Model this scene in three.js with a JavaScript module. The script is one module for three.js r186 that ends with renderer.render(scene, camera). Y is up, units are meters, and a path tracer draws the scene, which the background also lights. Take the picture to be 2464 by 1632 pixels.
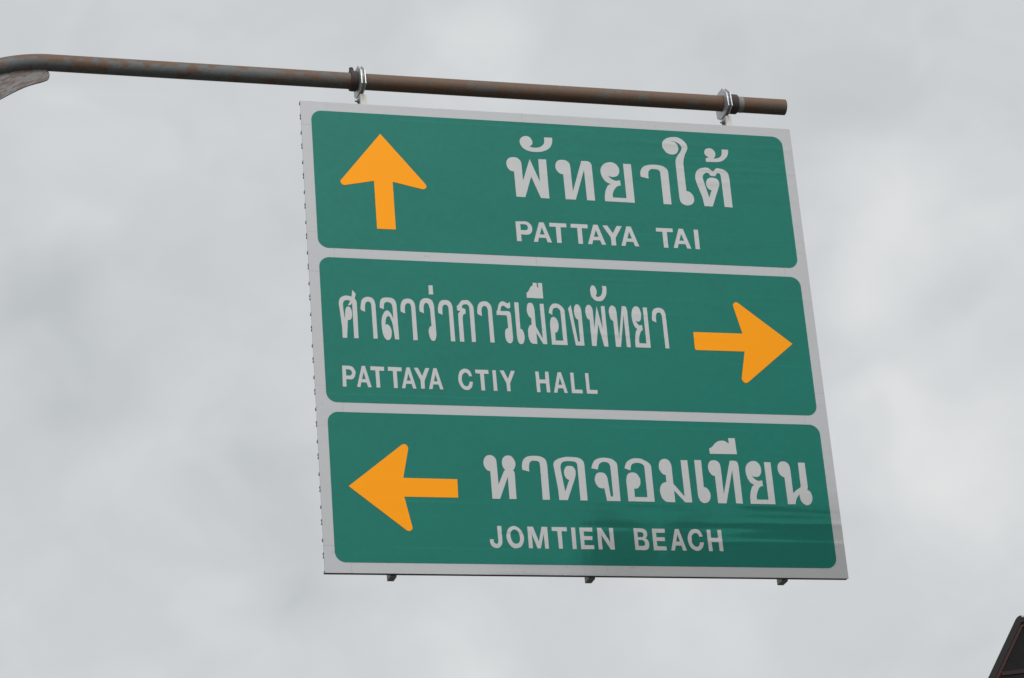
import * as THREE from 'three';
import { mergeGeometries } from 'three/addons/utils/BufferGeometryUtils.js';
import { RoundedBoxGeometry } from 'three/addons/geometries/RoundedBoxGeometry.js';
import { ImprovedNoise } from 'three/addons/math/ImprovedNoise.js';

// ---------------------------------------------------------------- camera, sky, sun, exposure
const scene = new THREE.Scene();
const EYE = new THREE.Vector3(-3.5767, 1.65, 10.7802);
const camera = new THREE.PerspectiveCamera(14.231, 1024 / 678, 0.1, 3000);
camera.position.copy(EYE);
camera.up.set(-0.033897, 0.917316, 0.396715);
camera.lookAt(EYE.x + 0.268988, EYE.y + 0.39067, EYE.z - 0.880353);

const renderer = new THREE.WebGLRenderer({ antialias: true });
renderer.setSize(1024, 678);
renderer.toneMapping = THREE.LinearToneMapping;
renderer.toneMappingExposure = 1;
renderer.shadowMap.enabled = true;

const SUN = new THREE.Vector3(0.026, 0.70, 0.715).normalize();     // high behind the photographer, veiled by cloud
const sun = new THREE.DirectionalLight(new THREE.Color(1, 0.965, 0.91), 1.5);
sun.position.copy(SUN).multiplyScalar(60);
sun.castShadow = true;
sun.shadow.radius = 30;
sun.shadow.mapSize.set(2048, 2048);
Object.assign(sun.shadow.camera, { left: -40, right: 40, top: 40, bottom: -40, near: 1, far: 160 });
scene.add(sun, sun.target);

const SKYGLOW = 1.35;
const noise = new ImprovedNoise();
const N = (x, y, z) => noise.noise(x, y, z);
function fbm(x, y, z, oct, gain = 0.5) {
  let s = 0, a = 1, n = 0;
  for (let i = 0; i < oct; i++) { s += a * N(x, y, z); n += a; a *= gain; x = x * 2.03 + 7.1; y = y * 2.03 + 3.7; z = z * 2.03 + 1.3; }
  return s / n;
}
const smooth = (a, b, x) => { const t = Math.min(1, Math.max(0, (x - a) / (b - a))); return t * t * (3 - 2 * t); };
const D2R = Math.PI / 180;

// overcast sky: thin and thick cloud by direction; the listed masses are azimuth, elevation, size in degrees, strength
const cloudMasses = [
  [6.36, 24.30, 1.55, -0.140],
  [11.16, 19.92, 1.55, -0.129],
  [7.78, 22.39, 1.37, -0.064],
  [11.76, 18.35, 0.91, -0.064],
  [6.14, 21.88, 1.10, -0.075],
  [12.26, 25.87, 1.00, -0.043],
  [25.53, 27.16, 2.10, -0.043],
  [22.41, 28.91, 1.10, -0.054],
  [26.97, 22.49, 0.73, -0.075],
  [8.26, 29.94, 1.64, -0.032],
  [12.28, 17.51, 1.00, -0.075],
  [9.61, 24.70, 1.00, -0.043],
  [17.02, 29.14, 1.46, 0.097],
  [7.90, 27.52, 1.37, 0.043],
  [6.77, 25.83, 1.10, 0.032],
  [26.27, 24.87, 1.37, 0.182],
  [25.15, 23.38, 1.19, 0.129],
  [26.45, 20.47, 2.37, 0.118],
  [9.83, 17.63, 1.37, 0.043],
  [15.14, 16.25, 1.64, 0.097],
  [20.86, 16.58, 2.37, 0.097],
  [26.82, 18.60, 1.83, 0.097],
  [8.52, 21.02, 1.19, 0.032],
  [14.66, 29.56, 1.10, -0.032],
  [28.60, 24.07, 1.10, 0.086],
];
function makeSky(w, h) {
  const data = new Float32Array(w * h * 4);
  const masses = cloudMasses.map(([az, el, s, a]) => ({
    x: Math.cos(el * D2R) * Math.sin(az * D2R), y: Math.sin(el * D2R), z: -Math.cos(el * D2R) * Math.cos(az * D2R), k: 1 / (2 * (s * 0.62 * D2R) ** 2), a,
  }));
  for (let j = 0; j < h; j++) {
    const el = ((j + 0.5) / h - 0.5) * Math.PI, cy = Math.sin(el), cr = Math.cos(el);
    for (let i = 0; i < w; i++) {
      const ph = ((i + 0.5) / w - 0.5) * 2 * Math.PI;
      const cx = cr * Math.cos(ph), cz = cr * Math.sin(ph), o = (j * w + i) * 4;
            const ey = cy * 1.25;                                              // soft stratocumulus, a little flattened
      const wx = N(cx * 26 + 9, ey * 26, cz * 26), wy = N(cx * 26, ey * 26 + 5, cz * 26 + 2);
      const big = fbm(cx * 13 + 3.1 + 0.5 * wx, ey * 13 + 0.5 * wy, cz * 13, 3);
      const fine = fbm(cx * 36 + 0.7 * wx, ey * 36 + 0.7 * wy, cz * 36 + 4.2, 6, 0.62);
      let v = 0.06 * big + 0.112 * fine * (0.85 + 0.9 * big);
      const sx = cx + 0.012 * wx, sy = cy + 0.012 * wy;
      for (const m of masses) {
        const d2 = (sx - m.x) ** 2 + (sy - m.y) ** 2 + (cz - m.z) ** 2;
        if (d2 * m.k < 9) v += m.a * Math.exp(-d2 * m.k);
      }
      const ang = Math.acos(Math.min(1, Math.max(-1, cx * SUN.x + cy * SUN.y + cz * SUN.z)));
      const glow = SKYGLOW * Math.exp(-((ang / (29 * D2R)) ** 2));
      const lum = (0.628 + glow) * (1 + v);
      const thick = Math.min(1, Math.max(-1, v * 5));                   // thicker cloud is a little bluer
      data[o] = lum * (0.966 + 0.022 * thick);
      data[o + 1] = lum * (1.005 + 0.002 * thick);
      data[o + 2] = lum * (1.030 - 0.020 * thick);
      data[o + 3] = 1;
    }
  }
  const t = new THREE.DataTexture(data, w, h, THREE.RGBAFormat, THREE.FloatType);
  t.mapping = THREE.EquirectangularReflectionMapping;
  t.magFilter = THREE.LinearFilter; t.minFilter = THREE.LinearFilter;
  t.needsUpdate = true;
  return t;
}

const skyTexture = makeSky(3072, 1536);
scene.background = skyTexture;
scene.environment = skyTexture;

// ---------------------------------------------------------------- helpers
const used = {};
const numbered = (n) => { const k = used[n] = (used[n] ?? -1) + 1; return k ? `${n}_${String(k).padStart(3, '0')}` : n; };
function mesh(name, geometry, material, parent = scene) {
  const m = new THREE.Mesh(geometry, material);
  m.name = parent === scene ? numbered(name) : name;
  m.castShadow = m.receiveShadow = true;
  parent.add(m);
  return m;
}
function thing(name, label, category, pos = [0, 0, 0], turn = 0) {
  const g = new THREE.Group();
  g.name = numbered(name); g.position.set(...pos); g.rotation.y = turn;
  g.userData = { label, category };
  scene.add(g);
  return g;
}
function box(x0, x1, y0, y1, z0, z1) {
  const g = new THREE.BoxGeometry(x1 - x0, y1 - y0, z1 - z0);
  g.translate((x0 + x1) / 2, (y0 + y1) / 2, (z0 + z1) / 2);
  return g;
}
const rgb = (r, g, b) => new THREE.Color().setRGB(r, g, b);
let seed = 12345;
const rnd = () => { seed = (seed * 1664525 + 1013904223) >>> 0; return seed / 4294967296; };
const toByte = (l) => { const v = Math.min(1, Math.max(0, l)); return 255 * (v <= 0.0031308 ? 12.92 * v : 1.055 * v ** (1 / 2.4) - 0.055); };
// texture over [x0,x0+sx] x [y0,y0+sy] metres; fn gives linear colour or one number
function texture(w, h, x0, sx, y0, sy, fn, colour, float) {
  const d = float ? new Float32Array(w * h * 4) : new Uint8Array(w * h * 4);
  for (let j = 0; j < h; j++) for (let i = 0; i < w; i++) {
    const c = fn(x0 + (i + 0.5) / w * sx, y0 + (j + 0.5) / h * sy), o = (j * w + i) * 4;
    if (colour) { d[o] = toByte(c[0]); d[o + 1] = toByte(c[1]); d[o + 2] = toByte(c[2]); }
    else d[o] = d[o + 1] = d[o + 2] = float ? c : 255 * Math.min(1, Math.max(0, c));
    d[o + 3] = float ? 1 : 255;
  }
  const t = float ? new THREE.DataTexture(d, w, h, THREE.RGBAFormat, THREE.FloatType) : new THREE.DataTexture(d, w, h);
  t.magFilter = THREE.LinearFilter; t.minFilter = THREE.LinearMipmapLinearFilter; t.generateMipmaps = true; t.anisotropy = 8;
  t.wrapS = t.wrapT = THREE.RepeatWrapping;
  t.repeat.set(1 / sx, 1 / sy); t.offset.set(-x0 / sx, -y0 / sy);
  if (colour) t.colorSpace = THREE.SRGBColorSpace;
  t.needsUpdate = true;
  return t;
}

// ---------------------------------------------------------------- ground and road (below the frame)
const asphaltMap = texture(512, 512, 0, 4, 0, 4, (x, y) => {
  const v = 0.05 + 0.02 * N(x * 30, y * 30, 0.5) + 0.012 * N(x * 3, y * 3, 2.5); return [v, v, v * 1.02];
}, true);
const soilMap = texture(512, 512, 0, 8, 0, 8, (x, y) => {
  const v = 0.5 + 0.5 * fbm(x * 2, y * 2, 0.2, 4); return [0.045 + 0.04 * v, 0.05 + 0.035 * v, 0.03 + 0.025 * v];
}, true);
function flat(w, l, x, y, z) {
  const g = new THREE.PlaneGeometry(w, l); g.rotateX(-Math.PI / 2); g.translate(x, y, z);
  const p = g.attributes.position, uv = g.attributes.uv;
  for (let i = 0; i < p.count; i++) uv.setXY(i, p.getX(i), p.getZ(i));
  return g;
}
const structure = (m) => { m.userData.kind = 'structure'; return m; };
structure(mesh('ground', flat(1600, 1600, 0, 0, 0), new THREE.MeshStandardMaterial({ map: soilMap, roughness: 1 })));
const roadMat = new THREE.MeshStandardMaterial({ map: asphaltMap, roughness: 0.9 });
structure(mesh('road', flat(12, 400, 0.6, 0.004, 0), roadMat));
const lineMat = new THREE.MeshStandardMaterial({ color: rgb(0.7, 0.7, 0.66), roughness: 0.8 });
const dashes = [];
for (let z = -60; z < 60; z += 6) dashes.push(flat(0.12, 3, 0.6, 0.008, z));
structure(mesh('road_markings', mergeGeometries(dashes), lineMat));
const concreteMat = new THREE.MeshStandardMaterial({ color: rgb(0.36, 0.35, 0.33), roughness: 0.9 });
structure(mesh('kerb', box(-5.6, -5.4, 0, 0.14, -200, 200), concreteMat));
structure(mesh('pavement', box(-8.6, -5.6, 0, 0.135, -200, 200), concreteMat));

// ---------------------------------------------------------------- the sign
const SIGN_Y = 5.3151, SW = 2.4, SH = 2.2766;
const bumpHeights = [];
{ // slightly uneven face: the sheeting lies over horizontal ribs 151 mm apart, with a few flat creases
  for (let k = 0; k < 26; k++) bumpHeights.push({ y: rnd() * SH, w: 0.014 + 0.03 * rnd(), a: (rnd() - 0.5) * 0.8, x: rnd() * 40, c: 0, s: 9 });
  for (let k = 0; k < 16; k++) bumpHeights.push({ y: SH - 0.1513 * k, w: 0.016, a: 0.2 + 0.3 * rnd(), x: rnd() * 40, c: 0, s: 9 });
  for (const [x, y, s, a] of [[0.62, 1.645, 0.55, 2.2], [0.45, 1.965, 0.6, 2.6], [0.75, 2.16, 0.5, 2.2], [0.9, 1.86, 0.4, -1.8], [0.8, 1.76, 0.5, 1.6], [0.7, 1.33, 0.6, 1.2], [-0.2, 1.20, 0.6, -1], [-0.62, 0.325, 0.3, 1.2], [-0.6, 0.275, 0.34, -1.1], [-0.55, 0.205, 0.3, 0.9], [-0.75, 0.115, 0.4, -0.9],
    [0.95, 0.255, 0.4, 0.8], [0.9, 0.165, 0.5, 0.8], [0.4, 0.23, 0.5, -0.7], [0.3, 0.34, 0.6, 0.6], [0.75, 0.31, 0.5, -0.6], [1.0, 0.85, 0.5, 0.5], [-0.3, 1.03, 0.5, 0.5]])
    bumpHeights.push({ y, w: 0.010 + 0.009 * rnd(), a: a * 2.2, x: rnd() * 40, c: x, s });
  for (let k = 0; k < 34; k++) bumpHeights.push({ y: 1.0 + 1.24 * rnd(), w: 0.007 + 0.009 * rnd(), a: (rnd() - 0.2) * 7, x: rnd() * 40, c: 0.2 + 0.9 * rnd(), s: 0.25 + 0.4 * rnd() });
}
const bandRows = new Map();
const faceBump = texture(1024, 1536, -1.2, 2.4, 0, SH, (x, y) => {
  let h = 0.5;
  let rows = bandRows.get(y);
  if (!rows) bandRows.set(y, rows = bumpHeights.filter((b) => Math.abs(y - b.y) < b.w * 3 + 0.02));
  for (const b of rows) {
    const yy = y - b.y - 0.006 * N(x * 3 + b.x, b.x, 2.2);
    h += 0.3 * b.a * Math.exp(-((yy / b.w) ** 2)) * Math.exp(-(((x - b.c) / b.s) ** 4)) * (0.55 + 0.9 * N(x * 2.4 + b.x, b.x, 0.4));
  }
  const low = smooth(0.7, 0.35, y);
  h += 0.06 * N(x * 2.2, y * 4.1, 6.2) + low * (0.045 * N(x * 30, y * 6, 1.7) + 0.02 * N(x * 70, y * 18, 7.7));
  return h;
}, false, true);
const grime = (x, y) => 0.55 * fbm(x * 3, y * 5, 1.9, 3) + 0.45 * N(x * 45, y * 45, 4.4);
const paleLines = [[0.826, -1.15, -0.35], [1.674, 0.3, 1.1], [2.205, -0.75, 0.2], [0.118, -0.9, -0.2], [0.33, -0.95, -0.45], [2.09, 0.5, 1.15], [1.03, 0.7, 1.15], [0.705, 0.1, 0.8]];   // thin paler lines across the green
const greenMap = texture(1024, 1024, -1.2, 2.4, 0, SH, (x, y) => {
  let v = 1 + 0.12 * grime(x, y);
  for (const [sy, a, b] of paleLines) if (x > a && x < b && Math.abs(y - sy - 0.002 * N(x * 2, sy, 1)) < 0.0022) v *= 1.16;
  return [0.0045 * v, 0.142 * v, 0.107 * v];
}, true);
const seamX = [[-1.078, 2.23, 2.28], [-1.082, -0.01, 0.047], [-0.135, 1.49, 1.535], [0.066, -0.01, 0.047], [-0.145, 2.231, 2.28], [-1.08, 1.488, 1.535], [-1.081, 0.741, 0.787], [1.08, 1.488, 1.535], [1.085, 0.741, 0.787]];
const seamY = [[2.156, -1], [1.612, -1], [1.417, -1], [0.865, -1], [0.677, -1], [0.123, -1], [1.612, 1], [0.9, 1]];
const greyMap = texture(2048, 2048, -1.2, 2.4, 0, SH, (x, y) => {
  let v = 1 + 0.035 * grime(x, y);
  for (const [sx, a, b] of seamX) if (y > a && y < b && Math.abs(x - sx) < 0.0016) v *= 0.84;
  for (const [sy, s] of seamY) if (x * s > 1.151 && Math.abs(y - sy) < 0.0014) v *= 0.82;
  const spot = N(x * 38 + 5, y * 38, 7.7);                               // dirt specks
  if (spot > 0.66) v *= 1 - 0.9 * (spot - 0.66);
  return [0.457 * v, 0.453 * v, 0.453 * v];
}, true);
const filmCommon = { roughness: 0.045, bumpMap: faceBump, bumpScale: 0.0004, metalness: 0.32, specularIntensity: 0.2, clearcoat: 0.28, clearcoatRoughness: 0.3 };
const greenMat = new THREE.MeshPhysicalMaterial({ map: greenMap, ...filmCommon });
const letterMat = new THREE.MeshPhysicalMaterial({ map: greyMap, color: rgb(1, 1, 1), ...filmCommon, roughness: 0.08 });
const greyMat = new THREE.MeshPhysicalMaterial({ map: greyMap, color: rgb(0.93, 0.935, 0.955), ...filmCommon, roughness: 0.08 });
const orangeMat = new THREE.MeshPhysicalMaterial({ color: rgb(0.86, 0.30, 0.003), ...filmCommon, clearcoat: 0.18, specularIntensity: 0.1 });
const edgeMat = new THREE.MeshStandardMaterial({ color: rgb(0.24, 0.23, 0.23), metalness: 0.3, roughness: 0.55 });
const ribMat = new THREE.MeshStandardMaterial({ color: rgb(0.13, 0.125, 0.125), metalness: 0.4, roughness: 0.5 });

// flat film cut-outs on the panels: panel, kind, label, outlines in millimetres from the middle of the lower edge
const filmShapes = [
  [0, 'arrow', 'orange arrow pointing up', '*-833,2126 *-637,1881 -632,1871 -632,1863 -638,1855 -647,1852 *-653,1852 *-789,1882 *-789,1640 *-876,1640 *-876,1882 *-1006,1855 -1016,1853 -1028,1859 -1033,1869 -1031,1878 *-1025,1885'],
  [1, 'arrow', 'orange arrow pointing right', '*589,1185 *830,1186 *801,1319 800,1328 804,1338 814,1344 *825,1342 *1072,1143 *833,945 823,939 814,939 803,949 800,961 *802,969 *830,1096 *591,1095 *588,1104'],
  [2, 'arrow', 'orange arrow pointing left', '*-1075,395 *-827,593 -817,596 -806,592 -800,581 *-800,572 *-830,438 *-587,437 *-589,351 *-831,351 *-804,214 -804,205 -810,196 -818,193 *-828,195'],
  [0, 'letter', '', '*-206,1967 -224,1972 -236,1987 -240,2008 -234,2027 -223,2038 -207,2042 -189,2041 -176,2032 -169,2021 *-167,2003 *-166,1923 *-125,2037 *-85,1922 *-83,2039 *-45,2039 *-46,1836 *-87,1837 *-125,1946 *-162,1837 *-205,1838'],
  [0, 'letter', '', '*-120,2103 -112,2109 -106,2116 -104,2124 -105,2133 -110,2145 -117,2153 -126,2157 -135,2157 -147,2154 -158,2146 -164,2136 -166,2127 -165,2116 -160,2104 -152,2093 -140,2085 -123,2078 -106,2076 -88,2076 -67,2078 -50,2084 -35,2091 -22,2102 -13,2116 -8,2130 -6,2142 *-6,2156 *-45,2155 -45,2145 -46,2134 -48,2124 -53,2116 -62,2108 -72,2102 -83,2099 -95,2098 -108,2099'],
  [0, 'letter', '', '*32,1966 18,1969 6,1980 -2,1995 -2,2011 3,2027 15,2038 30,2042 48,2040 61,2033 68,2023 *70,2009 *72,1880 *127,2041 148,2042 162,2040 171,2034 175,2024 *176,2011 *176,1837 *137,1837 *136,1996 *82,1837 *33,1837'],
  [0, 'letter', '', '*261,1928 241,1937 227,1953 219,1974 217,1995 222,2014 234,2029 250,2039 268,2043 284,2041 298,2032 307,2019 310,2002 307,1987 298,1974 283,1967 267,1966 *251,1972 261,1960 272,1952 285,1947 297,1948 *309,1951 *310,1923 299,1921 288,1915 278,1903 269,1886 265,1871 *266,1858 *332,1858 *332,2039 *371,2038 *371,1836 *226,1837 225,1850 227,1869 232,1890 239,1907 248,1921'],
  [0, 'letter', '', '*452,1967 *414,1975 413,1987 414,1999 421,2017 433,2030 452,2038 476,2042 502,2042 518,2040 534,2034 546,2025 552,2014 *553,2001 *552,1837 *513,1837 *513,1994 513,2005 507,2014 497,2018 484,2019 474,2019 464,2015 456,2006 453,1994 452,1982'],
  [0, 'letter', '', '*634,1912 649,1908 661,1896 667,1881 668,1867 662,1852 650,1841 633,1836 618,1838 604,1847 597,1861 *595,1876 *595,2057 597,2072 603,2087 614,2104 626,2120 633,2135 634,2142 631,2151 622,2162 611,2169 597,2173 *581,2173 599,2170 610,2161 616,2148 617,2133 612,2119 602,2107 587,2102 571,2103 556,2110 545,2124 538,2139 538,2152 543,2169 555,2182 572,2191 595,2196 615,2196 631,2191 644,2182 657,2167 663,2153 663,2140 657,2125 647,2105 639,2083 635,2064 *634,2046'],
  [0, 'letter', '', '*767,2098 756,2103 748,2113 747,2126 752,2138 762,2145 775,2147 787,2144 796,2135 801,2125 801,2113 797,2102 *790,2092 803,2094 816,2098 827,2106 833,2118 835,2131 *836,2144 *869,2144 867,2129 862,2113 853,2100 839,2087 824,2079 805,2075 785,2074 *750,2073 *750,2092'],
  [0, 'letter', '', '*716,1837 *757,1837 *798,1939 803,1953 803,1968 799,1979 789,1987 773,1990 757,1988 746,1980 739,1967 737,1951 740,1939 748,1928 *761,1922 *745,1883 *725,1977 724,1991 729,2004 739,2012 750,2015 *756,2012 *765,1999 *788,1998 793,2008 798,2014 809,2015 814,2009 *816,1994 *817,1838 *857,1837 *858,1979 857,1999 854,2016 845,2028 830,2037 812,2041 *798,2042 *778,2023 *758,2040 743,2042 726,2039 709,2032 696,2019 688,2000 686,1981 690,1957 *698,1928 *710,1886 713,1867'],
  [2, 'letter', '', '*-434,478 -446,481 -455,491 -461,506 -462,521 -457,537 -447,549 -433,554 -420,552 -409,544 -404,534 *-402,519 *-401,416 *-372,479 -368,483 *-364,484 -373,495 -377,510 -377,525 -372,540 -362,550 -348,554 -335,552 -325,542 -318,528 -316,513 -320,500 -324,491 *-330,485 -325,479 *-323,468 *-324,350 *-356,349 *-356,453 *-399,349 *-434,349'],
  [2, 'letter', '', '*-255,480 *-286,488 -287,500 -286,513 -281,530 -270,544 -255,552 -234,555 -213,555 -199,553 -187,548 -176,539 -172,527 *-170,514 *-171,349 *-204,349 *-203,508 -204,518 -208,528 -217,531 -228,532 -236,532 -244,529 -251,520 -254,508 -255,496'],
  [2, 'letter', '', '*-128,349 *-89,349 *-47,452 -42,471 -41,489 -45,500 -53,509 -68,511 -81,509 -91,495 -95,480 -93,465 -86,451 *-74,444 *-97,389 *-109,491 -109,506 -105,520 -97,529 -81,533 -64,534 -50,533 -38,530 -32,524 *-30,516 *-30,349 *3,349 *3,518 0,532 -8,543 -21,550 -39,553 -61,554 -76,554 -98,550 -122,541 -136,530 -141,516 *-140,502 *-129,399'],
  [2, 'letter', '', '*34,502 39,517 46,532 58,544 76,551 99,554 119,552 136,547 148,538 155,529 *157,519 *156,349 *93,349 *86,410 81,408 73,408 61,412 52,423 47,435 45,448 49,464 55,475 65,482 77,483 90,481 98,474 104,461 *106,446 *112,374 114,370 118,369 122,371 *124,376 *124,510 122,520 116,529 106,533 95,534 83,531 73,523 67,510 *64,497'],
  [2, 'letter', '', '*189,506 *200,533 213,544 229,552 250,555 271,553 287,546 304,536 313,526 *316,514 *316,349 *193,349 *192,444 194,457 198,471 207,482 219,486 232,486 245,480 253,468 258,455 258,441 255,428 247,416 238,410 *226,410 *225,370 *284,370 *284,509 282,520 274,528 263,532 252,533 237,531 227,526 221,516 *217,496'],
  [2, 'letter', '', '*381,478 369,481 359,493 353,507 353,523 357,538 366,550 380,555 393,554 404,546 410,535 *413,520 *413,437 *457,380 *460,381 *459,551 *491,551 *493,349 *460,349 *413,404 *413,349 *377,349 365,354 354,366 348,383 346,401 349,418 357,432 366,440 *381,444'],
  [2, 'letter', '', '*524,553 *557,553 *556,424 567,421 575,412 582,400 584,385 581,369 572,355 562,349 551,347 538,352 530,362 525,376 *524,389'],
  [2, 'letter', '', '*615,478 604,481 594,492 588,507 587,523 592,539 601,550 614,554 628,553 639,546 645,535 *647,521 *648,392 *694,553 712,554 723,552 730,547 733,536 *734,523 *734,348 *702,349 *701,508 *656,348 *616,348'],
  [2, 'letter', '', '*602,610 *613,616 623,625 633,636 642,643 652,648 662,650 674,650 684,647 692,642 *700,636 *699,663 *731,664 *733,586 *603,585'],
  [2, 'letter', '', '*800,439 784,448 773,465 767,485 765,506 769,526 778,541 792,551 806,555 820,553 832,544 839,531 841,514 839,499 831,485 819,478 806,478 *793,483 801,472 810,464 821,459 831,460 *840,462 *841,434 832,433 823,427 815,414 808,397 804,382 *805,369 *860,369 *859,551 *891,550 *891,348 *772,348 772,361 773,380 777,401 783,419 790,433'],
  [2, 'letter', '', '*950,479 940,482 929,493 923,508 922,524 927,542 938,553 951,556 964,554 975,546 981,533 *983,517 *983,402 996,414 1006,422 1019,430 *1024,435 *1024,552 *1057,552 *1058,440 1057,431 *1053,421 1063,415 1070,405 1073,392 1073,379 1068,363 1058,351 1044,346 1031,350 1020,361 1014,376 *1013,397 1003,387 994,372 *988,350 *951,349'],
  [1, 'letter', '', '*-1064,1095 *-1044,1095 *-1036,1183 -1032,1182 -1025,1184 -1018,1193 -1015,1208 -1016,1226 -1020,1239 -1026,1247 -1033,1248 -1039,1244 -1044,1234 -1046,1219 *-1049,1186 *-1054,1234 -1054,1250 -1054,1262 -1050,1272 -1043,1278 -1034,1279 *-1020,1276 *-1032,1254 -1024,1254 -1017,1259 *-1012,1267 *-1012,1095 *-992,1095 *-991,1268 -993,1278 *-999,1290 *-993,1312 *-1008,1330 *-1013,1297 -1025,1300 -1040,1301 -1053,1297 -1065,1288 -1071,1275 -1073,1261 *-1071,1237 *-1064,1147'],
  [1, 'letter', '', '*-955,1225 *-974,1233 -975,1245 -973,1259 -969,1279 -960,1291 -950,1297 -939,1299 -926,1297 -915,1290 -909,1278 *-906,1262 *-905,1097 *-924,1096 *-925,1257 -927,1267 -931,1273 -938,1276 -945,1274 -951,1268 -954,1256 -955,1242'],
  [1, 'letter', '', '*-869,1241 *-887,1248 -886,1262 -884,1278 -878,1290 -869,1297 -854,1299 -837,1299 -824,1295 -814,1284 -810,1271 *-809,1260 *-807,1096 *-826,1096 *-832,1164 -835,1180 -840,1195 -845,1206 -850,1208 -858,1203 -863,1190 *-866,1165 -858,1168 -849,1162 -842,1150 -839,1134 -840,1121 -844,1103 -851,1094 -859,1091 -869,1096 -876,1109 -881,1129 -883,1154 -883,1176 -880,1198 -873,1218 -865,1230 -854,1236 -847,1233 -838,1222 *-828,1197 *-828,1251 -831,1265 -837,1273 -846,1277 -855,1277 -863,1272 -867,1261'],
  [1, 'letter', '', '*-772,1224 *-791,1232 -792,1244 -791,1258 -786,1278 -778,1290 -767,1296 -756,1298 -743,1296 -733,1289 -726,1277 *-723,1261 *-722,1096 *-742,1095 *-742,1256 -744,1266 -748,1273 -756,1275 -762,1273 -768,1267 -771,1255 -772,1241'],
  [1, 'letter', '', '*-685,1228 *-704,1237 -705,1253 -703,1269 -698,1287 -689,1298 -677,1303 -664,1303 -653,1300 -643,1292 -638,1277 *-636,1263 *-634,1129 -637,1111 -642,1099 -650,1095 -658,1098 -665,1111 -668,1128 -669,1143 -665,1157 -661,1164 *-654,1168 *-655,1247 -658,1260 -662,1274 -668,1279 -674,1280 -680,1274 -684,1263 -685,1245'],
  [1, 'letter', '', '*-655,1368 *-636,1368 *-636,1323 *-656,1323'],
  [1, 'letter', '', '*-599,1224 *-618,1233 -619,1245 -618,1258 -613,1278 -605,1291 -595,1297 -583,1298 -570,1297 -560,1290 -553,1278 *-550,1261 *-549,1096 *-569,1096 *-569,1257 -571,1266 -576,1273 -583,1275 -589,1274 -595,1267 -598,1255 -599,1241'],
  [1, 'letter', '', '*-530,1270 *-521,1279 -511,1293 -503,1300 -492,1301 -480,1302 -471,1298 -461,1286 -454,1273 *-452,1255 *-453,1097 *-472,1096 *-472,1262 -474,1271 -481,1280 -490,1281 -500,1278 -505,1272 *-507,1264 *-491,1256 *-491,1235 -502,1229 -505,1222 *-507,1209 *-507,1096 *-527,1096 *-527,1218 -526,1230 -522,1239 *-515,1245 *-530,1250'],
  [1, 'letter', '', '*-416,1225 *-435,1234 -436,1245 -435,1259 -430,1279 -422,1291 -412,1297 -401,1299 -388,1298 -377,1290 -370,1279 *-367,1262 *-366,1097 *-386,1097 *-386,1257 -389,1267 -393,1274 -400,1276 -407,1275 -412,1268 -416,1256 -416,1242'],
  [1, 'letter', '', '*-346,1252 *-341,1257 -335,1280 -330,1292 -322,1300 -314,1303 -303,1300 -296,1295 -291,1294 -286,1296 *-279,1301 *-279,1277 -282,1271 -289,1268 -296,1270 -307,1279 -314,1281 -321,1276 -326,1264 -327,1256 *-324,1254 *-290,1255 -283,1251 -280,1242 *-279,1232 *-278,1120 -282,1106 -288,1098 -296,1096 -304,1100 -311,1111 -314,1129 -314,1143 -311,1159 -305,1168 *-297,1171 *-298,1225 -300,1232 *-304,1234 *-346,1234'],
  [1, 'letter', '', '*-259,1301 *-239,1300 *-240,1170 -234,1168 -228,1159 -225,1147 -223,1131 -225,1116 -230,1102 -237,1095 -243,1094 -251,1098 -256,1109 -258,1122 *-259,1136'],
  [1, 'letter', '', '*-185,1225 -192,1229 -198,1240 -202,1254 -202,1270 -199,1285 -194,1297 -186,1301 -178,1300 -171,1293 -168,1281 *-166,1267 *-166,1185 *-140,1128 *-138,1130 *-139,1298 *-120,1298 *-119,1098 *-138,1098 *-166,1153 *-166,1098 *-187,1098 -195,1103 -201,1115 -205,1132 -205,1149 -204,1167 -199,1180 -194,1188 *-185,1192'],
  [1, 'letter', '', '*-196,1352 *-190,1354 -184,1364 -177,1377 -170,1385 *-164,1388 *-163,1402 *-145,1402 *-144,1383 *-138,1377 *-139,1402 *-119,1402 *-119,1325 *-197,1325'],
  [1, 'letter', '', '*-100,1254 *-93,1280 -85,1292 -76,1300 -63,1302 -50,1300 -41,1294 -31,1284 -25,1273 *-23,1262 *-23,1097 *-97,1097 *-98,1192 -97,1205 -94,1219 -89,1230 -82,1234 -74,1234 -66,1227 -61,1216 -58,1203 -58,1189 -60,1176 -65,1164 -70,1158 *-77,1158 *-78,1118 *-42,1118 *-43,1257 -44,1268 -49,1275 -55,1280 -62,1281 -71,1279 -77,1274 -81,1264 *-83,1244'],
  [1, 'letter', '', '*-5,1280 *9,1298 *28,1117 *38,1117 *38,1226 31,1229 25,1241 22,1257 22,1272 25,1288 31,1299 39,1302 47,1299 53,1289 56,1277 *57,1265 *57,1097 *16,1097'],
  [1, 'letter', '', '*93,1227 84,1232 78,1247 76,1267 79,1286 85,1297 92,1302 101,1300 107,1292 111,1281 *112,1263 *112,1183 *132,1297 *152,1182 *153,1298 *171,1299 *171,1096 *151,1097 *132,1206 *114,1097 *93,1098'],
  [1, 'letter', '', '*133,1349 137,1356 140,1366 139,1380 135,1392 130,1399 123,1401 116,1397 111,1387 109,1375 110,1358 113,1344 120,1334 130,1325 147,1322 161,1325 172,1335 180,1347 186,1364 188,1382 *188,1400 *168,1400 169,1385 167,1373 163,1359 156,1349 147,1344 139,1344'],
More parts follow.
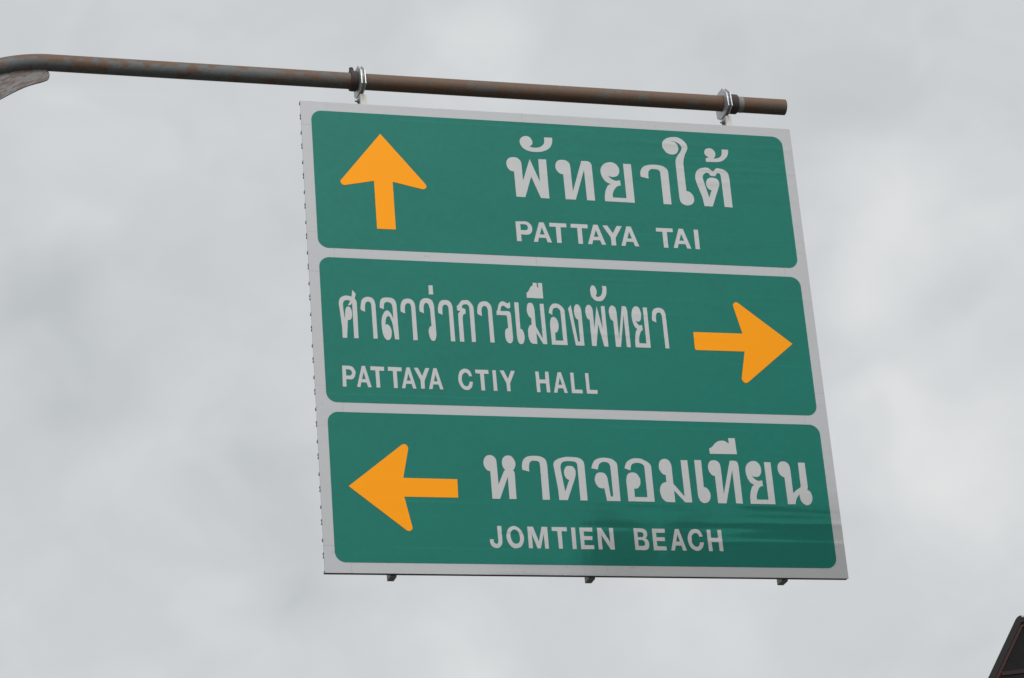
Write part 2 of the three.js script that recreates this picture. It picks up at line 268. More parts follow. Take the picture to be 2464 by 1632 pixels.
  [1, 'letter', '', '*206,1226 199,1229 193,1240 190,1256 189,1271 192,1288 198,1298 205,1303 214,1301 221,1294 224,1284 *226,1269 *226,1141 *254,1302 264,1302 271,1301 275,1295 277,1285 *278,1272 *278,1097 *259,1098 *258,1257 *231,1097 *207,1097'],
  [1, 'letter', '', '*319,1189 309,1198 302,1214 298,1235 297,1256 300,1275 305,1291 314,1301 323,1304 331,1302 338,1293 342,1280 344,1263 342,1248 338,1235 330,1228 322,1227 *314,1233 319,1221 325,1213 331,1208 337,1209 *343,1212 *344,1184 338,1182 333,1176 328,1164 323,1147 321,1132 *322,1119 *355,1119 *355,1300 *375,1299 *374,1098 *302,1098 301,1111 302,1130 305,1151 308,1168 313,1183'],
  [1, 'letter', '', '*414,1226 *395,1235 394,1247 396,1261 400,1281 408,1293 419,1299 430,1301 443,1299 454,1292 460,1280 *463,1263 *464,1098 *445,1098 *444,1259 442,1268 438,1275 431,1277 424,1276 418,1269 415,1257 414,1244'],
  [0, 'letter', '', '*-220,1710 *-176,1712 -163,1710 -152,1702 -144,1689 -142,1676 -145,1662 -152,1651 -162,1646 *-172,1644 *-198,1645 *-198,1609 *-220,1610', '*-198,1697 *-175,1697 -167,1694 -163,1685 -163,1677 -167,1670 *-174,1667 *-198,1667'],
  [0, 'letter', '', '*-107,1711 *-85,1711 *-53,1610 *-73,1610 *-80,1632 *-114,1632 *-120,1610 *-140,1610', '*-96,1685 *-85,1649 *-108,1649'],
  [0, 'letter', '', '*-58,1711 *24,1711 *24,1691 *-5,1691 *-6,1610 *-28,1610 *-28,1692 *-58,1691'],
  [0, 'letter', '', '*45,1711 *127,1711 *126,1691 *97,1691 *97,1610 *75,1610 *75,1692 *44,1691'],
  [0, 'letter', '', '*155,1712 *176,1712 *208,1611 *188,1611 *181,1633 *148,1632 *141,1611 *121,1611', '*165,1685 *176,1650 *153,1650'],
  [0, 'letter', '', '*199,1710 *223,1711 *247,1672 *269,1711 *294,1711 *258,1649 *258,1610 *235,1609 *235,1650'],
  [0, 'letter', '', '*316,1711 *338,1711 *370,1610 *350,1610 *343,1632 *309,1632 *303,1610 *283,1610', '*327,1684 *338,1649 *315,1649'],
  [0, 'letter', '', '*461,1711 *543,1711 *543,1692 *513,1692 *513,1610 *491,1610 *491,1692 *460,1692'],
  [0, 'letter', '', '*573,1712 *594,1712 *626,1611 *606,1611 *599,1633 *565,1632 *559,1611 *539,1611', '*583,1685 *594,1650 *571,1650'],
  [0, 'letter', '', '*647,1711 *669,1711 *669,1610 *647,1610'],
  [1, 'letter', '', '*-1074,961 *-1041,961 -1029,957 -1020,946 -1015,931 -1016,922 -1021,908 -1030,898 *-1040,896 *-1059,896 *-1059,861 *-1076,861', '*-1058,944 *-1042,943 -1035,938 -1031,928 -1034,919 *-1040,914 *-1058,914'],
  [1, 'letter', '', '*-986,962 *-971,963 *-946,861 *-962,861 *-968,883 *-992,884 *-997,861 *-1012,861', '*-979,933 *-971,899 *-988,899'],
  [1, 'letter', '', '*-947,962 *-885,961 *-885,942 *-908,942 *-907,861 *-924,861 *-925,943 *-947,943'],
  [1, 'letter', '', '*-867,962 *-805,961 *-806,942 *-828,942 *-828,861 *-845,861 *-846,943 *-868,943'],
  [1, 'letter', '', '*-783,962 *-768,962 *-743,861 *-758,861 *-764,883 *-789,883 *-794,861 *-809,861', '*-776,933 *-767,899 *-785,898'],
  [1, 'letter', '', '*-749,961 *-731,962 *-713,923 *-696,962 *-678,962 *-704,900 *-705,862 *-722,862 *-722,902'],
  [1, 'letter', '', '*-660,962 *-645,963 *-620,861 *-635,861 *-641,884 *-665,884 *-670,861 *-686,861', '*-653,933 *-644,899 *-661,899'],
  [1, 'letter', '', '*-484,929 *-498,928 -501,937 -506,943 -514,946 -522,942 -529,932 -532,920 -532,906 -528,892 -522,883 -515,880 -507,881 -502,887 -498,896 *-497,903 *-482,902 -484,891 -488,878 -495,869 -504,863 -513,862 -524,864 -535,873 -543,887 -548,904 -548,919 -545,936 -539,951 -529,960 -516,965 -504,963 -494,956 -488,946'],
  [1, 'letter', '', '*-468,962 *-407,962 *-406,943 *-428,943 *-428,862 *-445,862 *-446,943 *-467,944'],
  [1, 'letter', '', '*-388,962 *-372,962 *-371,862 *-388,862'],
  [1, 'letter', '', '*-354,962 *-335,962 *-318,922 *-301,962 *-283,962 *-310,900 *-310,862 *-326,862 *-327,901'],
  [1, 'letter', '', '*-188,962 *-172,962 *-171,924 *-143,924 *-142,963 *-126,963 *-125,862 *-141,862 *-142,905 *-171,905 *-171,862 *-187,862'],
  [1, 'letter', '', '*-83,962 *-67,962 *-43,862 *-58,862 *-63,884 *-87,884 *-92,862 *-108,862', '*-75,936 *-67,901 *-84,901'],
  [1, 'letter', '', '*-24,962 *-8,962 *-8,880 *27,880 *27,862 *-24,862'],
  [1, 'letter', '', '*46,962 *62,962 *62,881 *98,880 *97,862 *47,862'],
  [2, 'letter', '', '*-423,223 *-404,223 *-404,153 -407,139 -414,128 -424,122 -435,121 -447,125 -456,135 -460,149 *-460,161 *-443,161 -443,150 -438,143 -431,140 -425,143 *-422,152'],
  [2, 'letter', '', '-348,224 -329,218 -315,203 -307,185 -305,167 -310,147 -321,129 -342,121 -359,124 -372,137 -381,156 -384,176 -380,196 -370,214', '-346,208 -334,203 -326,189 -323,169 -325,154 -332,145 -344,142 -354,146 -362,160 -365,176 -364,191 -357,203'],
  [2, 'letter', '', '*-286,222 *-260,222 *-238,153 *-221,222 *-195,222 *-195,121 *-212,121 *-214,190 *-232,122 *-247,122 *-268,189 *-268,122 *-286,122'],
  [2, 'letter', '', '*-175,222 *-106,222 *-106,203 *-131,203 *-131,122 *-149,122 *-150,203 *-175,204'],
  [2, 'letter', '', '*-86,221 *-67,221 *-68,121 *-86,121'],
  [2, 'letter', '', '*-48,222 *12,222 *11,203 *-29,204 *-29,182 *9,182 *8,164 *-30,164 *-30,140 *14,140 *13,122 *-47,121'],
  [2, 'letter', '', '*34,222 *53,221 *90,155 *89,222 *108,222 *108,121 *89,121 *51,188 *51,121 *33,121'],
  [2, 'letter', '', '*203,223 *243,222 253,219 262,211 265,199 264,188 *256,176 264,169 269,156 269,144 266,132 257,123 *243,120 *203,121', '*220,205 *239,204 246,200 247,191 243,183 *237,181 *220,181', '*220,168 *239,168 248,162 251,152 249,145 *242,140 *220,140'],
  [2, 'letter', '', '*289,222 *349,222 *348,203 *307,203 *307,182 *345,182 *345,164 *306,164 *307,140 *349,139 *349,121 *289,120'],
  [2, 'letter', '', '*397,222 *415,222 *443,121 *425,121 *420,144 *393,144 *387,121 *370,121', '*406,197 *415,163 *397,163'],
  [2, 'letter', '', '*525,188 *509,187 505,197 499,203 490,204 480,199 473,189 471,173 472,158 479,146 487,140 496,140 503,145 *509,161 *527,161 524,147 517,134 505,124 492,120 477,125 464,135 456,153 453,171 454,186 461,204 473,218 490,223 507,220 519,206'],
  [2, 'letter', '', '*546,221 *564,221 *564,183 *597,183 *597,221 *615,221 *616,120 *598,121 *597,163 *564,163 *565,120 *547,120'],
];

const sign = thing('road_sign', 'green direction sign with three orange arrows and Thai lettering, hanging from the pipe', 'road sign', [0, SIGN_Y, 0]);

function shapeOf(outline) {                                             // "*x,y" is a corner, "x,y" lies on a curve; millimetres
  const pts = outline.split(' ').map((t) => { const c = t[0] === '*'; const [x, y] = (c ? t.slice(1) : t).split(','); return { x: x / 1000, y: y / 1000, c }; });
  const n = pts.length, out = [];
  let start = pts.findIndex((p) => p.c);
  if (start < 0) {
    return new THREE.CatmullRomCurve3(pts.map((p) => new THREE.Vector3(p.x, p.y, 0)), true, 'centripetal').getPoints(n * 5).slice(0, -1).map((p) => new THREE.Vector2(p.x, p.y));
  }
  for (let k = 0; k < n;) {
    const run = [pts[(start + k) % n]];
    do { k++; run.push(pts[(start + k) % n]); } while (!run[run.length - 1].c);
    if (run.length === 2) out.push(new THREE.Vector2(run[0].x, run[0].y));
    else {
      const c = new THREE.CatmullRomCurve3(run.map((p) => new THREE.Vector3(p.x, p.y, 0)), false, 'centripetal');
      for (let i = 0; i < run.length - 1; i++) for (let s = 0; s < 5; s++) {
        const p = c.getPoint((i + s / 5) / (run.length - 1)); out.push(new THREE.Vector2(p.x, p.y));
      }
    }
  }
  return out;
}
function roundedRect(x0, x1, y0, y1, r) {
  const s = new THREE.Shape();
  s.moveTo(x0 + r, y0); s.lineTo(x1 - r, y0); s.absarc(x1 - r, y0 + r, r, -Math.PI / 2, 0); s.lineTo(x1, y1 - r); s.absarc(x1 - r, y1 - r, r, 0, Math.PI / 2);
  s.lineTo(x0 + r, y1); s.absarc(x0 + r, y1 - r, r, Math.PI / 2, Math.PI); s.lineTo(x0, y0 + r); s.absarc(x0 + r, y0 + r, r, Math.PI, 1.5 * Math.PI);
  return s;
}
const extrude = (shape, z0, z1) => { const g = new THREE.ExtrudeGeometry(shape, { depth: z1 - z0, bevelEnabled: false, curveSegments: 16 }); g.translate(0, 0, z0); return g; };

// grey face sheet
const faceShape = new THREE.Shape([new THREE.Vector2(-1.2, 0), new THREE.Vector2(1.2, 0), new THREE.Vector2(1.2, SH), new THREE.Vector2(-1.2, SH)]);
const face = mesh('face_sheet', extrude(faceShape, -0.004, 0), [greyMat, edgeMat], sign);

// three green panels with their arrows and letters
const panelRects = [[1.535, 2.230], [0.787, 1.488], [0.048, 0.741]];
const panelLabels = ['upper green panel with an arrow pointing up', 'middle green panel with an arrow pointing right', 'lower green panel with an arrow pointing left'];
const panels = panelRects.map(([y0, y1], i) => {
  const p = mesh('green_panel', extrude(roundedRect(-1.152, 1.152, y0, y1, 0.049), -0.001, 0.0012), greenMat, sign);
  p.userData.label = panelLabels[i];
  return p;
});
for (const [k, kind, label, outer, ...holes] of filmShapes) {
  const s = new THREE.Shape(shapeOf(outer));
  for (const h of holes) s.holes.push(new THREE.Path(shapeOf(h)));
  const m = mesh(kind, extrude(s, 0.0004, 0.0024), kind === 'arrow' ? orangeMat : letterMat, panels[k]);
  if (label) m.userData.label = label;
}
// horizontal ribs on the back: their dark ends show along the left edge
const ribGeo = box(-1.2005, 1.196, -0.0055, 0.0055, -0.0235, -0.0035);
const thinRibGeo = box(-1.2005, 1.196, -0.0038, 0.0038, -0.0225, -0.0035);
for (let k = 0; k < 15; k++) {
  mesh('rib', ribGeo, ribMat, sign).position.y = SH - 0.0065 - 0.1513 * k;
  mesh('rib', thinRibGeo, ribMat, sign).position.y = 2.2090 - 0.1513 * k;
  mesh('rib', thinRibGeo, ribMat, sign).position.y = 2.1938 - 0.1513 * k;
}
const bottomRib = box(-1.2, 1.197, 0.0006, 0.012, -0.0245, -0.0065);
mesh('bottom_rail', bottomRib, ribMat, sign);
mesh('bottom_rail', box(-1.2, 1.1985, 0.0002, 0.004, -0.0064, -0.0042), edgeMat, sign);
// three square posts behind, two of them reach up to the pipe
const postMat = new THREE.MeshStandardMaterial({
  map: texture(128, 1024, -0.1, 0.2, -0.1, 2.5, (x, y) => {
    const v = 1 + 0.05 * N(x * 30, y * 30, 0.6), chipAndLow = (N(x * 90, y * 60, 2.1) > 0.58 ? 0.45 : 1) * (y < 0.4 ? 0.36 : 1);   // small chips, and darker over the lowest part
    return [0.62 * v * chipAndLow, 0.60 * v * chipAndLow, 0.57 * v * chipAndLow];
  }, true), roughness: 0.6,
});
const galv = (x, y) => 0.5 + 0.5 * fbm(x * 40, y * 40, 3.2, 4);
const galvMat = new THREE.MeshStandardMaterial({
  map: texture(512, 512, 0, 0.4, 0, 0.4, (x, y) => { const v = 0.38 + 0.34 * galv(x * 2, y) ; return [v * 0.97, v * 1.0, v * 1.02]; }, true),
  roughnessMap: texture(256, 256, 0, 0.4, 0, 0.4, (x, y) => 0.32 + 0.4 * galv(x * 2 + 3, y), false),
  bumpMap: texture(512, 512, 0, 0.4, 0, 0.4, (x, y) => 0.5 + 0.45 * N(x * 55, y * 80, 4.1), false), bumpScale: 0.0012,
  roughness: 1, metalness: 0.75,
});
const boltMat = new THREE.MeshStandardMaterial({ color: rgb(0.20, 0.19, 0.17), metalness: 0.6, roughness: 0.5 });
function hexBolt(r, h) {                                               // washer, hexagon head and stud, along -x
  const w = new THREE.CylinderGeometry(r * 1.5, r * 1.5, 0.003, 20); w.translate(0, 0.0015, 0);
  const a = new THREE.CylinderGeometry(r * 1.12, r * 1.15, h, 6); a.translate(0, 0.003 + h / 2, 0);
  const s = new THREE.CylinderGeometry(r * 0.5, r * 0.55, 0.010, 10); s.translate(0, 0.003 + h + 0.005, 0);
  const g = mergeGeometries([w, a, s]); g.rotateZ(Math.PI / 2); return g;
}
const POSTS = [-0.8950, -0.0015, 0.9025];
POSTS.forEach((x, i) => {
  const top = i === 1 ? 2.26 : 2.345;
  const g = new RoundedBoxGeometry(0.030, top + 0.0075, 0.060, 2, 0.002); g.translate(x, (top - 0.0075) / 2, -0.0548);
  const uv = g.attributes.uv, p = g.attributes.position;
  for (let k = 0; k < uv.count; k++) uv.setXY(k, p.getX(k) - x + p.getZ(k), p.getY(k));
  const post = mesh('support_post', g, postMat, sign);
  if (i !== 1) { const b = mesh('bolt', hexBolt(0.0075, 0.007), boltMat, post); b.position.set(x - 0.0145, 2.319, -0.051); }
});

// clamps: two galvanised plates round the pipe over each outer post
const PIPE_Y = 2.4185, PIPE_Z = -0.042, PIPE_R = 0.0386;
function plateGeo(pts, t) {
  const s = new THREE.Shape(pts.map(([z, y]) => new THREE.Vector2(z * 1.07, y * 1.07)));
  s.holes.push(new THREE.Path().absarc(0, 0, PIPE_R + 0.0012, 0, 2 * Math.PI, true));
  const g = new THREE.ExtrudeGeometry(s, { depth: t - 0.001, bevelEnabled: true, bevelSize: 0.0006, bevelThickness: 0.0005, bevelSegments: 1, curveSegments: 24 });
  g.rotateY(-Math.PI / 2);                                              // shape x -> world z, extrusion -> -x
  return g;
}
const leftPlate = [[0.022, 0.066], [-0.040, 0.068], [-0.080, 0.020], [-0.074, -0.040], [-0.040, -0.064], [0.018, -0.064], [0.076, -0.048], [0.068, 0.022]];
const rightPlate = [[0.022, 0.066], [-0.040, 0.068], [-0.080, 0.020], [-0.074, -0.040], [-0.036, -0.064], [0.030, -0.064], [0.076, -0.048], [0.068, 0.022]];
const plateA = plateGeo(leftPlate, 0.005), plateB = plateGeo(rightPlate, 0.005);
const spacer = new THREE.CylinderGeometry(0.058, 0.058, 0.0128, 40, 1, false); spacer.rotateZ(Math.PI / 2);
for (const [x, side] of [[POSTS[0] - 0.015, 'left'], [POSTS[2] - 0.015, 'right']]) {
  const clamp = mesh('clamp', spacer, galvMat, sign);
  clamp.position.set(x + 0.0064, PIPE_Y, PIPE_Z);
  clamp.userData.label = side === 'left' ? 'shiny clamp beside a black collar, above the up arrow' : 'shiny clamp with a broad plate near the free end of the pipe';
  const a = mesh('clamp_plate', plateA, galvMat, clamp); a.position.x = -0.0064;
  const b = mesh('clamp_plate', plateB, galvMat, clamp); b.position.x = 0.0064 + 0.005;
}

// ---------------------------------------------------------------- the mast with its long rusty arm
const ARM_L = 4.6;
const pipeTone = (x, y) => {                                           // x along the pipe, y round it (0..1)
  const a = y * 2 * Math.PI, ca = Math.cos(a), sa = Math.sin(a);
  const patch = fbm(x * 2.3 + 5, ca * 0.4, sa * 0.4, 4, 0.6), blot = fbm(x * 17, ca * 0.8, sa * 0.8 + 3, 6, 0.68), grain = N(x * 160, ca * 9, sa * 9);
  const along = smooth(1.7, 2.7, x);                                    // more paint left toward the bend
  let rust = smooth(-0.2, 0.2, 0.6 * patch + 1.2 * blot - 0.12 + 0.28 * along);
  const crown = smooth(0.1, 0.55, sa + 0.5 * blot);                      // the weathered upper side
  rust = Math.min(1, rust + crown * (0.85 - 0.45 * along) * smooth(-0.34, 0.06, blot + 0.5 * patch));
  const v = 1 + 0.18 * grain + 0.35 * blot;
  const grey = [(0.13 - 0.01 * along) * v, (0.138 - 0.03 * along) * v, (0.142 - 0.05 * along) * v], brown = [0.128 * v, 0.072 * v, 0.046 * v];
  return [0, 1, 2].map((k) => grey[k] + (brown[k] - grey[k]) * rust);
};
const rustMat = new THREE.MeshStandardMaterial({
  map: texture(2048, 256, 0, 1, 0, 1, (u, v) => pipeTone(u * ARM_L, v), true),
  bumpMap: texture(2048, 128, 0, 1, 0, 1, (u, v) => 0.5 + 0.4 * fbm(u * ARM_L * 40, Math.cos(v * 6.283) * 3, Math.sin(v * 6.283) * 3, 3), false), bumpScale: 0.0006,
  roughness: 0.72, metalness: 0.0,
});
const mast = thing('sign_mast', 'long rusty pipe arm bent at the left, carrying the hanging sign', 'pole', [-4.35, 0, -0.042]);
{
  // arm: straight part, a bend and a sloping part down to the mast outside the frame
  const pts = [], R = 0.72, bendX = -2.33, turn = 33 * D2R, y0 = SIGN_Y + PIPE_Y;
  class Arm extends THREE.Curve {
    getPoint(t, v = new THREE.Vector3()) {
      const s = (1 - t) * ARM_L;                                        // distance from the free end
      const L1 = 1.207 - bendX, L2 = R * turn;
      if (s <= L1) v.set(1.207 - s, y0, 0);
      else if (s <= L1 + L2) { const a = (s - L1) / R; v.set(bendX - R * Math.sin(a), y0 - R * (1 - Math.cos(a)), 0); }
      else { const e = s - L1 - L2; v.set(bendX - R * Math.sin(turn) - e * Math.cos(turn), y0 - R * (1 - Math.cos(turn)) - e * Math.sin(turn), 0); }
      v.x += 4.35;
      return v;
    }
  }
  const arm = new THREE.TubeGeometry(new Arm(), 260, PIPE_R, 40, false);
  const wall = new THREE.TubeGeometry(new Arm(), 60, PIPE_R - 0.004, 24, false);   // hollow inside
  const ring = new THREE.RingGeometry(PIPE_R - 0.004, PIPE_R, 40); ring.rotateY(Math.PI / 2); ring.translate(1.207 + 4.35, y0, 0);
  mesh('arm', mergeGeometries([arm, wall, ring]), rustMat, mast);
  // gusset plate under the bend
  const gs = new THREE.Shape();
  const gp = [[-2.352, 2.3835], [-2.339, 2.371], [-2.3345, 2.354], [-2.340, 2.334], [-2.354, 2.3245], [-2.441, 2.2885], [-2.552, 2.219], [-2.75, 2.080], [-3.05, 1.84], [-3.35, 1.60], [-3.35, 1.84], [-3.0, 2.085], [-2.72, 2.27], [-2.551, 2.35], [-2.44, 2.378]];
  new THREE.CatmullRomCurve3(gp.map(([x, y]) => new THREE.Vector3(x + 4.35, y + SIGN_Y, 0)), true, 'centripetal').getPoints(150).forEach((p, i) => (i ? gs.lineTo(p.x, p.y) : gs.moveTo(p.x, p.y)));
  const gg = new THREE.ExtrudeGeometry(gs, { depth: 0.008, bevelEnabled: true, bevelSize: 0.001, bevelThickness: 0.001, bevelSegments: 1 }); gg.translate(0, 0, -0.005);
  const gussetMat = new THREE.MeshStandardMaterial({
    map: texture(1024, 1024, 0, 1.4, SIGN_Y + 1.4, 1.4, (x, y) => {     // flaking grey paint over red primer, scratched along the plate
      const q = x * 0.87 + y * 0.5, p = y * 0.87 - x * 0.5;
      const s = fbm(q * 22, p * 110, 0.4, 4, 0.65) + 0.5 * N(x * 80, y * 10, 1.2) * smooth(0.1, 0.5, N(x * 12, y * 12, 8.1));
      const k = smooth(-0.13, 0.13, s + 0.03);
      return [0.155 + 0.065 * k, 0.11 + 0.105 * k, 0.10 + 0.115 * k];
    }, true), roughness: 0.75,
  });
  const gusset = mesh('gusset_plate', gg, gussetMat, mast);
  gusset.userData.label = 'flat scratched plate with a rounded tip under the bend';
  const end = new Arm().getPoint(0);
  const column = new THREE.CylinderGeometry(0.075, 0.095, end.y + 0.3, 32); column.translate(end.x, (end.y + 0.3) / 2, 0);
  mesh('column', column, rustMat, mast);
  mesh('base_plate', box(end.x - 0.22, end.x + 0.22, 0.13, 0.16, -0.22, 0.22), galvMat, mast);
  // rusty collars beside the clamps and a strip of grey tape
  const collarMat = new THREE.MeshStandardMaterial({
    map: texture(256, 256, 0, 1, 0, 1, (u, v) => { const n = 1 + 0.4 * fbm(u * 9, v * 9, 2.2, 4); return [0.052 * n, 0.036 * n, 0.034 * n]; }, true), roughness: 0.8,
  });
  function collar(x0, x1, boltX) {
    const pr = [[PIPE_R - 0.0005, 0], [PIPE_R + 0.0075, 0.001], [PIPE_R + 0.0095, 0.004], [PIPE_R + 0.0095, x1 - x0 - 0.004], [PIPE_R + 0.0075, x1 - x0 - 0.001], [PIPE_R - 0.0005, x1 - x0]].map((p) => new THREE.Vector2(...p));
    const g = new THREE.LatheGeometry(pr, 40); g.rotateZ(-Math.PI / 2); g.translate(x0 + 4.35, y0, 0);
    const c = mesh('collar', g, collarMat, mast);
    const lug = new RoundedBoxGeometry(0.020, 0.030, 0.030, 2, 0.003); lug.translate(boltX + 4.35, y0 + PIPE_R + 0.010, -0.012);
    const hd = new THREE.CylinderGeometry(0.010, 0.010, 0.014, 6); hd.translate(boltX + 4.35, y0 + PIPE_R + 0.030, -0.012);
    mesh('collar_bolt', mergeGeometries([lug, hd.toNonIndexed()].map((q) => { q.deleteAttribute('uv'); return q; })), new THREE.MeshStandardMaterial({ color: rgb(0.035, 0.03, 0.03), roughness: 0.7 }), c);
  }
  collar(-0.951, -0.9185, -0.938);
  collar(0.9095, 0.9585, 0.922);
  const tape = new THREE.CylinderGeometry(PIPE_R + 0.0008, PIPE_R + 0.0008, 0.026, 40, 1, true); tape.rotateZ(Math.PI / 2); tape.translate(0.9735 + 4.35, y0, 0);
  mesh('tape_strip', tape, new THREE.MeshStandardMaterial({ color: rgb(0.20, 0.19, 0.185), roughness: 0.7, side: THREE.DoubleSide }), mast);
}

// ---------------------------------------------------------------- dark gabled building, only the tip of its roof is in view
{
  const turn = -27.4 * D2R;
  const hall = thing('gabled_building', 'dark steep gable top with thin red trim, lower right of the sign', 'building', [16.3407, 0, -27.6058], turn);
  const TOP = 8.777 + SIGN_Y, AX = 0.42;                                // top edge height, axis to the right of the corner
  const blackMap = texture(256, 256, 0, 1, 0, 1, (x, y) => { const v = 0.006 + 0.004 * fbm(x * 6, y * 6, 1.1, 4); return [v * 1.05, v, v * 1.02]; }, true);
  const panelMat = new THREE.MeshStandardMaterial({ map: blackMap, roughness: 0.95 });
  const bandMat = new THREE.MeshStandardMaterial({ color: rgb(0.017, 0.017, 0.018), roughness: 0.85 });
  const redMat = new THREE.MeshStandardMaterial({ color: rgb(0.055, 0.015, 0.017), roughness: 0.75 });
  const dimRedMat = new THREE.MeshStandardMaterial({ color: rgb(0.030, 0.011, 0.013), roughness: 0.85 });
  const capMat = new THREE.MeshStandardMaterial({ color: rgb(0.55, 0.54, 0.50), roughness: 0.6 });
  const slope = (0.647 - 0.087) / (0.95 - 0.068), half = (d) => AX + 0.0468 + slope * (d - 0.005), LOW = 7.2;
  // outline of the gable inset by k metres from the sloping edge; d is measured down from the top
  const outline = (k, top, r) => {
    const hw = (d) => half(d) - k * 1.18, s = new THREE.Shape();
    const xt = hw(top), xr = hw(top + r * 1.3);
    s.moveTo(AX - hw(LOW), -LOW); s.lineTo(AX - xr, -top - r * 1.3);
    s.quadraticCurveTo(AX - hw(top + r * 0.35), -top - r * 0.25, AX - xt + r * 0.75, -top);
    s.lineTo(AX + xt - r * 0.75, -top);
    s.quadraticCurveTo(AX + hw(top + r * 0.35), -top - r * 0.25, AX + xr, -top - r * 1.3);
    s.lineTo(AX + hw(LOW), -LOW);
    return s;
  };
  const up = (g) => { g.translate(0, TOP, 0); return g; };
  const ringShape = (k0, t0, r0, k1, t1, r1) => { const a = outline(k0, t0, r0); a.holes.push(new THREE.Path(outline(k1, t1, r1).getPoints(8))); return a; };
  mesh('gable_wall', up(extrude(outline(0.05, 0.06, 0.05), -0.3, 0)), panelMat, hall);
  mesh('barge_board', up(extrude(ringShape(0, 0.004, 0.06, 0.10, 0.115, 0.03), -0.25, 0.05)), bandMat, hall);
  const trim = up(extrude(ringShape(0.10, 0.115, 0.03, 0.148, 0.185, 0.02), -0.2, 0.02));
  mesh('red_trim', trim, redMat, hall);
  for (let d = 0.90; d < 6.6; d += 0.95) {
    const w = half(d) - 0.148 * 1.18 - 0.01;
    mesh('red_trim', up(box(AX - w, AX + w, -d - 0.045, -d + 0.02, -0.02, 0.016)), dimRedMat, hall);
  }
  const cap = new RoundedBoxGeometry(2 * AX - 0.03, 0.05, 12.2, 2, 0.018); cap.translate(AX, TOP - 0.024, -6.03);
  mesh('ridge_cap', cap, capMat, hall);
  // roof slopes run back from the gable
  const tileMat = new THREE.MeshStandardMaterial({ color: rgb(0.035, 0.032, 0.033), roughness: 0.8 });
  for (const s of [-1, 1]) {
    const L = Math.hypot(LOW, half(LOW) - half(0)), g = new THREE.BoxGeometry(0.06, L, 12);
    g.rotateZ(s * Math.atan2(half(LOW) - half(0), LOW)); g.translate(AX + s * ((half(0) + half(LOW)) / 2 - 0.09), TOP - LOW / 2 - 0.02, -6.3);
    mesh('roof', g, tileMat, hall);
  }
  const wy = TOP - LOW;
  const wallMat = new THREE.MeshStandardMaterial({ color: rgb(0.42, 0.38, 0.33), roughness: 0.9 });
  mesh('wall', box(AX - 4.2, AX + 4.2, 0, wy, -12, -0.4), wallMat, hall);
  for (const x of [-2.4, 0, 2.4]) mesh('window', box(AX + x - 0.6, AX + x + 0.6, 1.2, 3.6, -0.42, -0.36), panelMat, hall);
}

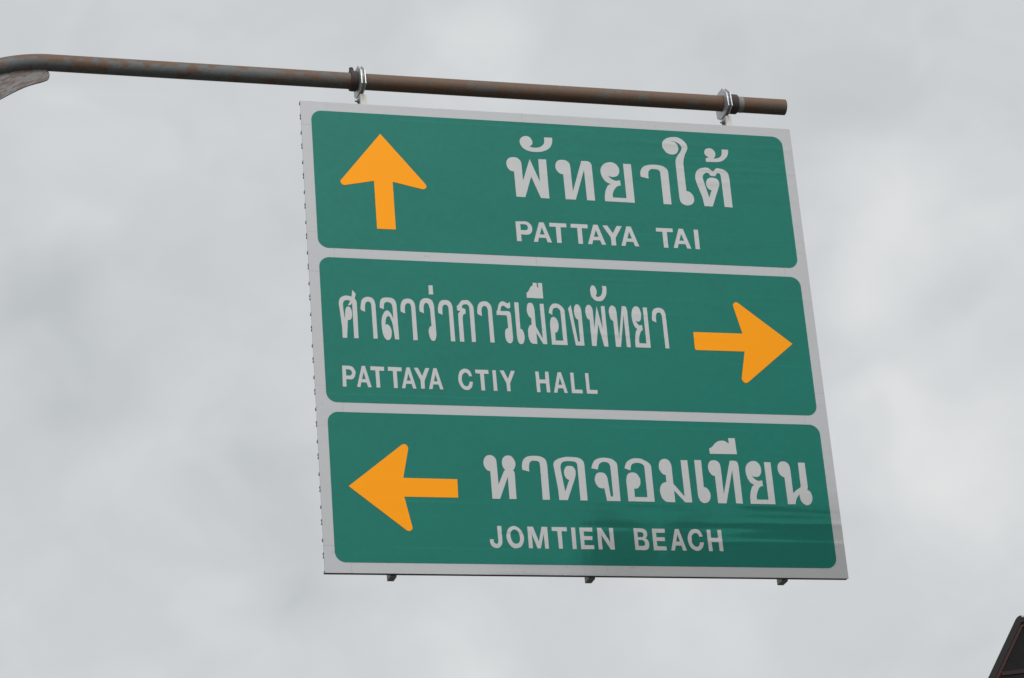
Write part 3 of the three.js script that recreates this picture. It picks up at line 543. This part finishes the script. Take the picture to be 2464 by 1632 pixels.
// ---------------------------------------------------------------- what the glossy sign mirrors: houses and a tree across the road, behind the camera
{
  const house = thing('shophouse_row', 'row of concrete shophouses across the road behind the viewer', 'building', [17, 0, 36.2], Math.PI);
  const plaster = new THREE.MeshStandardMaterial({ color: rgb(0.16, 0.155, 0.14), roughness: 0.9 });
  const glassMat = new THREE.MeshStandardMaterial({ color: rgb(0.02, 0.025, 0.03), roughness: 0.15 });
  mesh('wall', box(-9, 1.5, 0, 18.3, -10, 0), plaster, house);
  mesh('parapet', box(-9.2, 1.7, 18.3, 18.9, -10.2, 0.2), plaster, house);
  mesh('wing_wall', box(1.7, 5.2, 0, 17.0, -10, -0.1), plaster, house);
  mesh('wing_parapet', box(1.72, 5.4, 17.0, 17.7, -10.2, 0.1), plaster, house);
  for (const [x, r, hh] of [[2.6, 0.5, 1.3], [3.9, 0.35, 0.8]]) { const g = new THREE.CylinderGeometry(r, r, hh, 20); g.translate(x, 17.7 + hh / 2, -1); mesh('water_tank', g, glassMat, house); }
  for (let f = 0; f < 4; f++) for (let k = 0; k < 6; k++) {
    const x = -7.8 + k * 2.2, y = 1.2 + f * 4.1;
    mesh('window', box(x - 0.7, x + 0.7, y + 0.8, y + 2.6, -0.2, 0.03), glassMat, house);
    mesh('balcony', box(x - 1.0, x + 1.0, y - 0.2, y + 0.5, 0.002, 0.8), plaster, house);
  }
  const tree = thing('street_tree', 'tall leafy tree beside the shophouses behind the viewer', 'tree', [11.4, 0, 35]);
  const bark = new THREE.MeshStandardMaterial({ color: rgb(0.12, 0.09, 0.065), roughness: 1 });
  const tr = [new THREE.CylinderGeometry(0.16, 0.34, 9, 12).translate(0, 4.5, 0)];
  for (let k = 0; k < 7; k++) { const g = new THREE.CylinderGeometry(0.05, 0.13, 5, 8).translate(0, 2.5, 0); g.rotateZ(0.45 + 0.35 * rnd()); g.rotateY(k * 0.9); g.translate(0, 6 + k * 0.5, 0); tr.push(g); }
  mesh('trunk', mergeGeometries(tr), bark, tree);
  const leaf = new THREE.BufferGeometry();
  leaf.setAttribute('position', new THREE.BufferAttribute(new Float32Array([0, 0, 0, 0.09, 0.02, 0.12, 0, 0.03, 0.32, 0, 0, 0, 0, 0.03, 0.32, -0.09, 0.02, 0.12]), 3));
  leaf.computeVertexNormals();
  const crown = new THREE.InstancedMesh(leaf, new THREE.MeshStandardMaterial({ color: rgb(0.06, 0.10, 0.03), roughness: 0.8, side: THREE.DoubleSide }), 16000);
  const M = new THREE.Matrix4(), q = new THREE.Quaternion(), e = new THREE.Euler();
  const clumps = Array.from({ length: 40 }, (_, k) => { const y = 9 + 9.6 * Math.sqrt(rnd()), side = k % 2 ? 0.8 : -1.1, sp = 2.6 * Math.max(0.12, 1 - (y - 9) / 9); return [side + (rnd() - 0.5) * sp, y - 1.5 + (k % 2 ? 0.5 : 0), (rnd() - 0.5) * sp, 0.45 + 0.35 * rnd()]; });
  for (let i = 0; i < 16000; i++) {
    const c = clumps[i % clumps.length], a = rnd() * 6.283, b = Math.acos(2 * rnd() - 1), r = c[3] * Math.cbrt(rnd());
    e.set(rnd() * 6.283, rnd() * 6.283, rnd() * 6.283); q.setFromEuler(e);
    const s = 0.8 + 0.6 * rnd();
    M.compose(new THREE.Vector3(c[0] + r * Math.sin(b) * Math.cos(a), c[1] + r * Math.cos(b), c[2] + r * Math.sin(b) * Math.sin(a)), q, new THREE.Vector3(s, s, s));
    crown.setMatrixAt(i, M);
  }
  crown.name = 'crown'; crown.userData.kind = 'stuff'; crown.castShadow = crown.receiveShadow = true;
  tree.add(crown);
}

renderer.render(scene, camera);
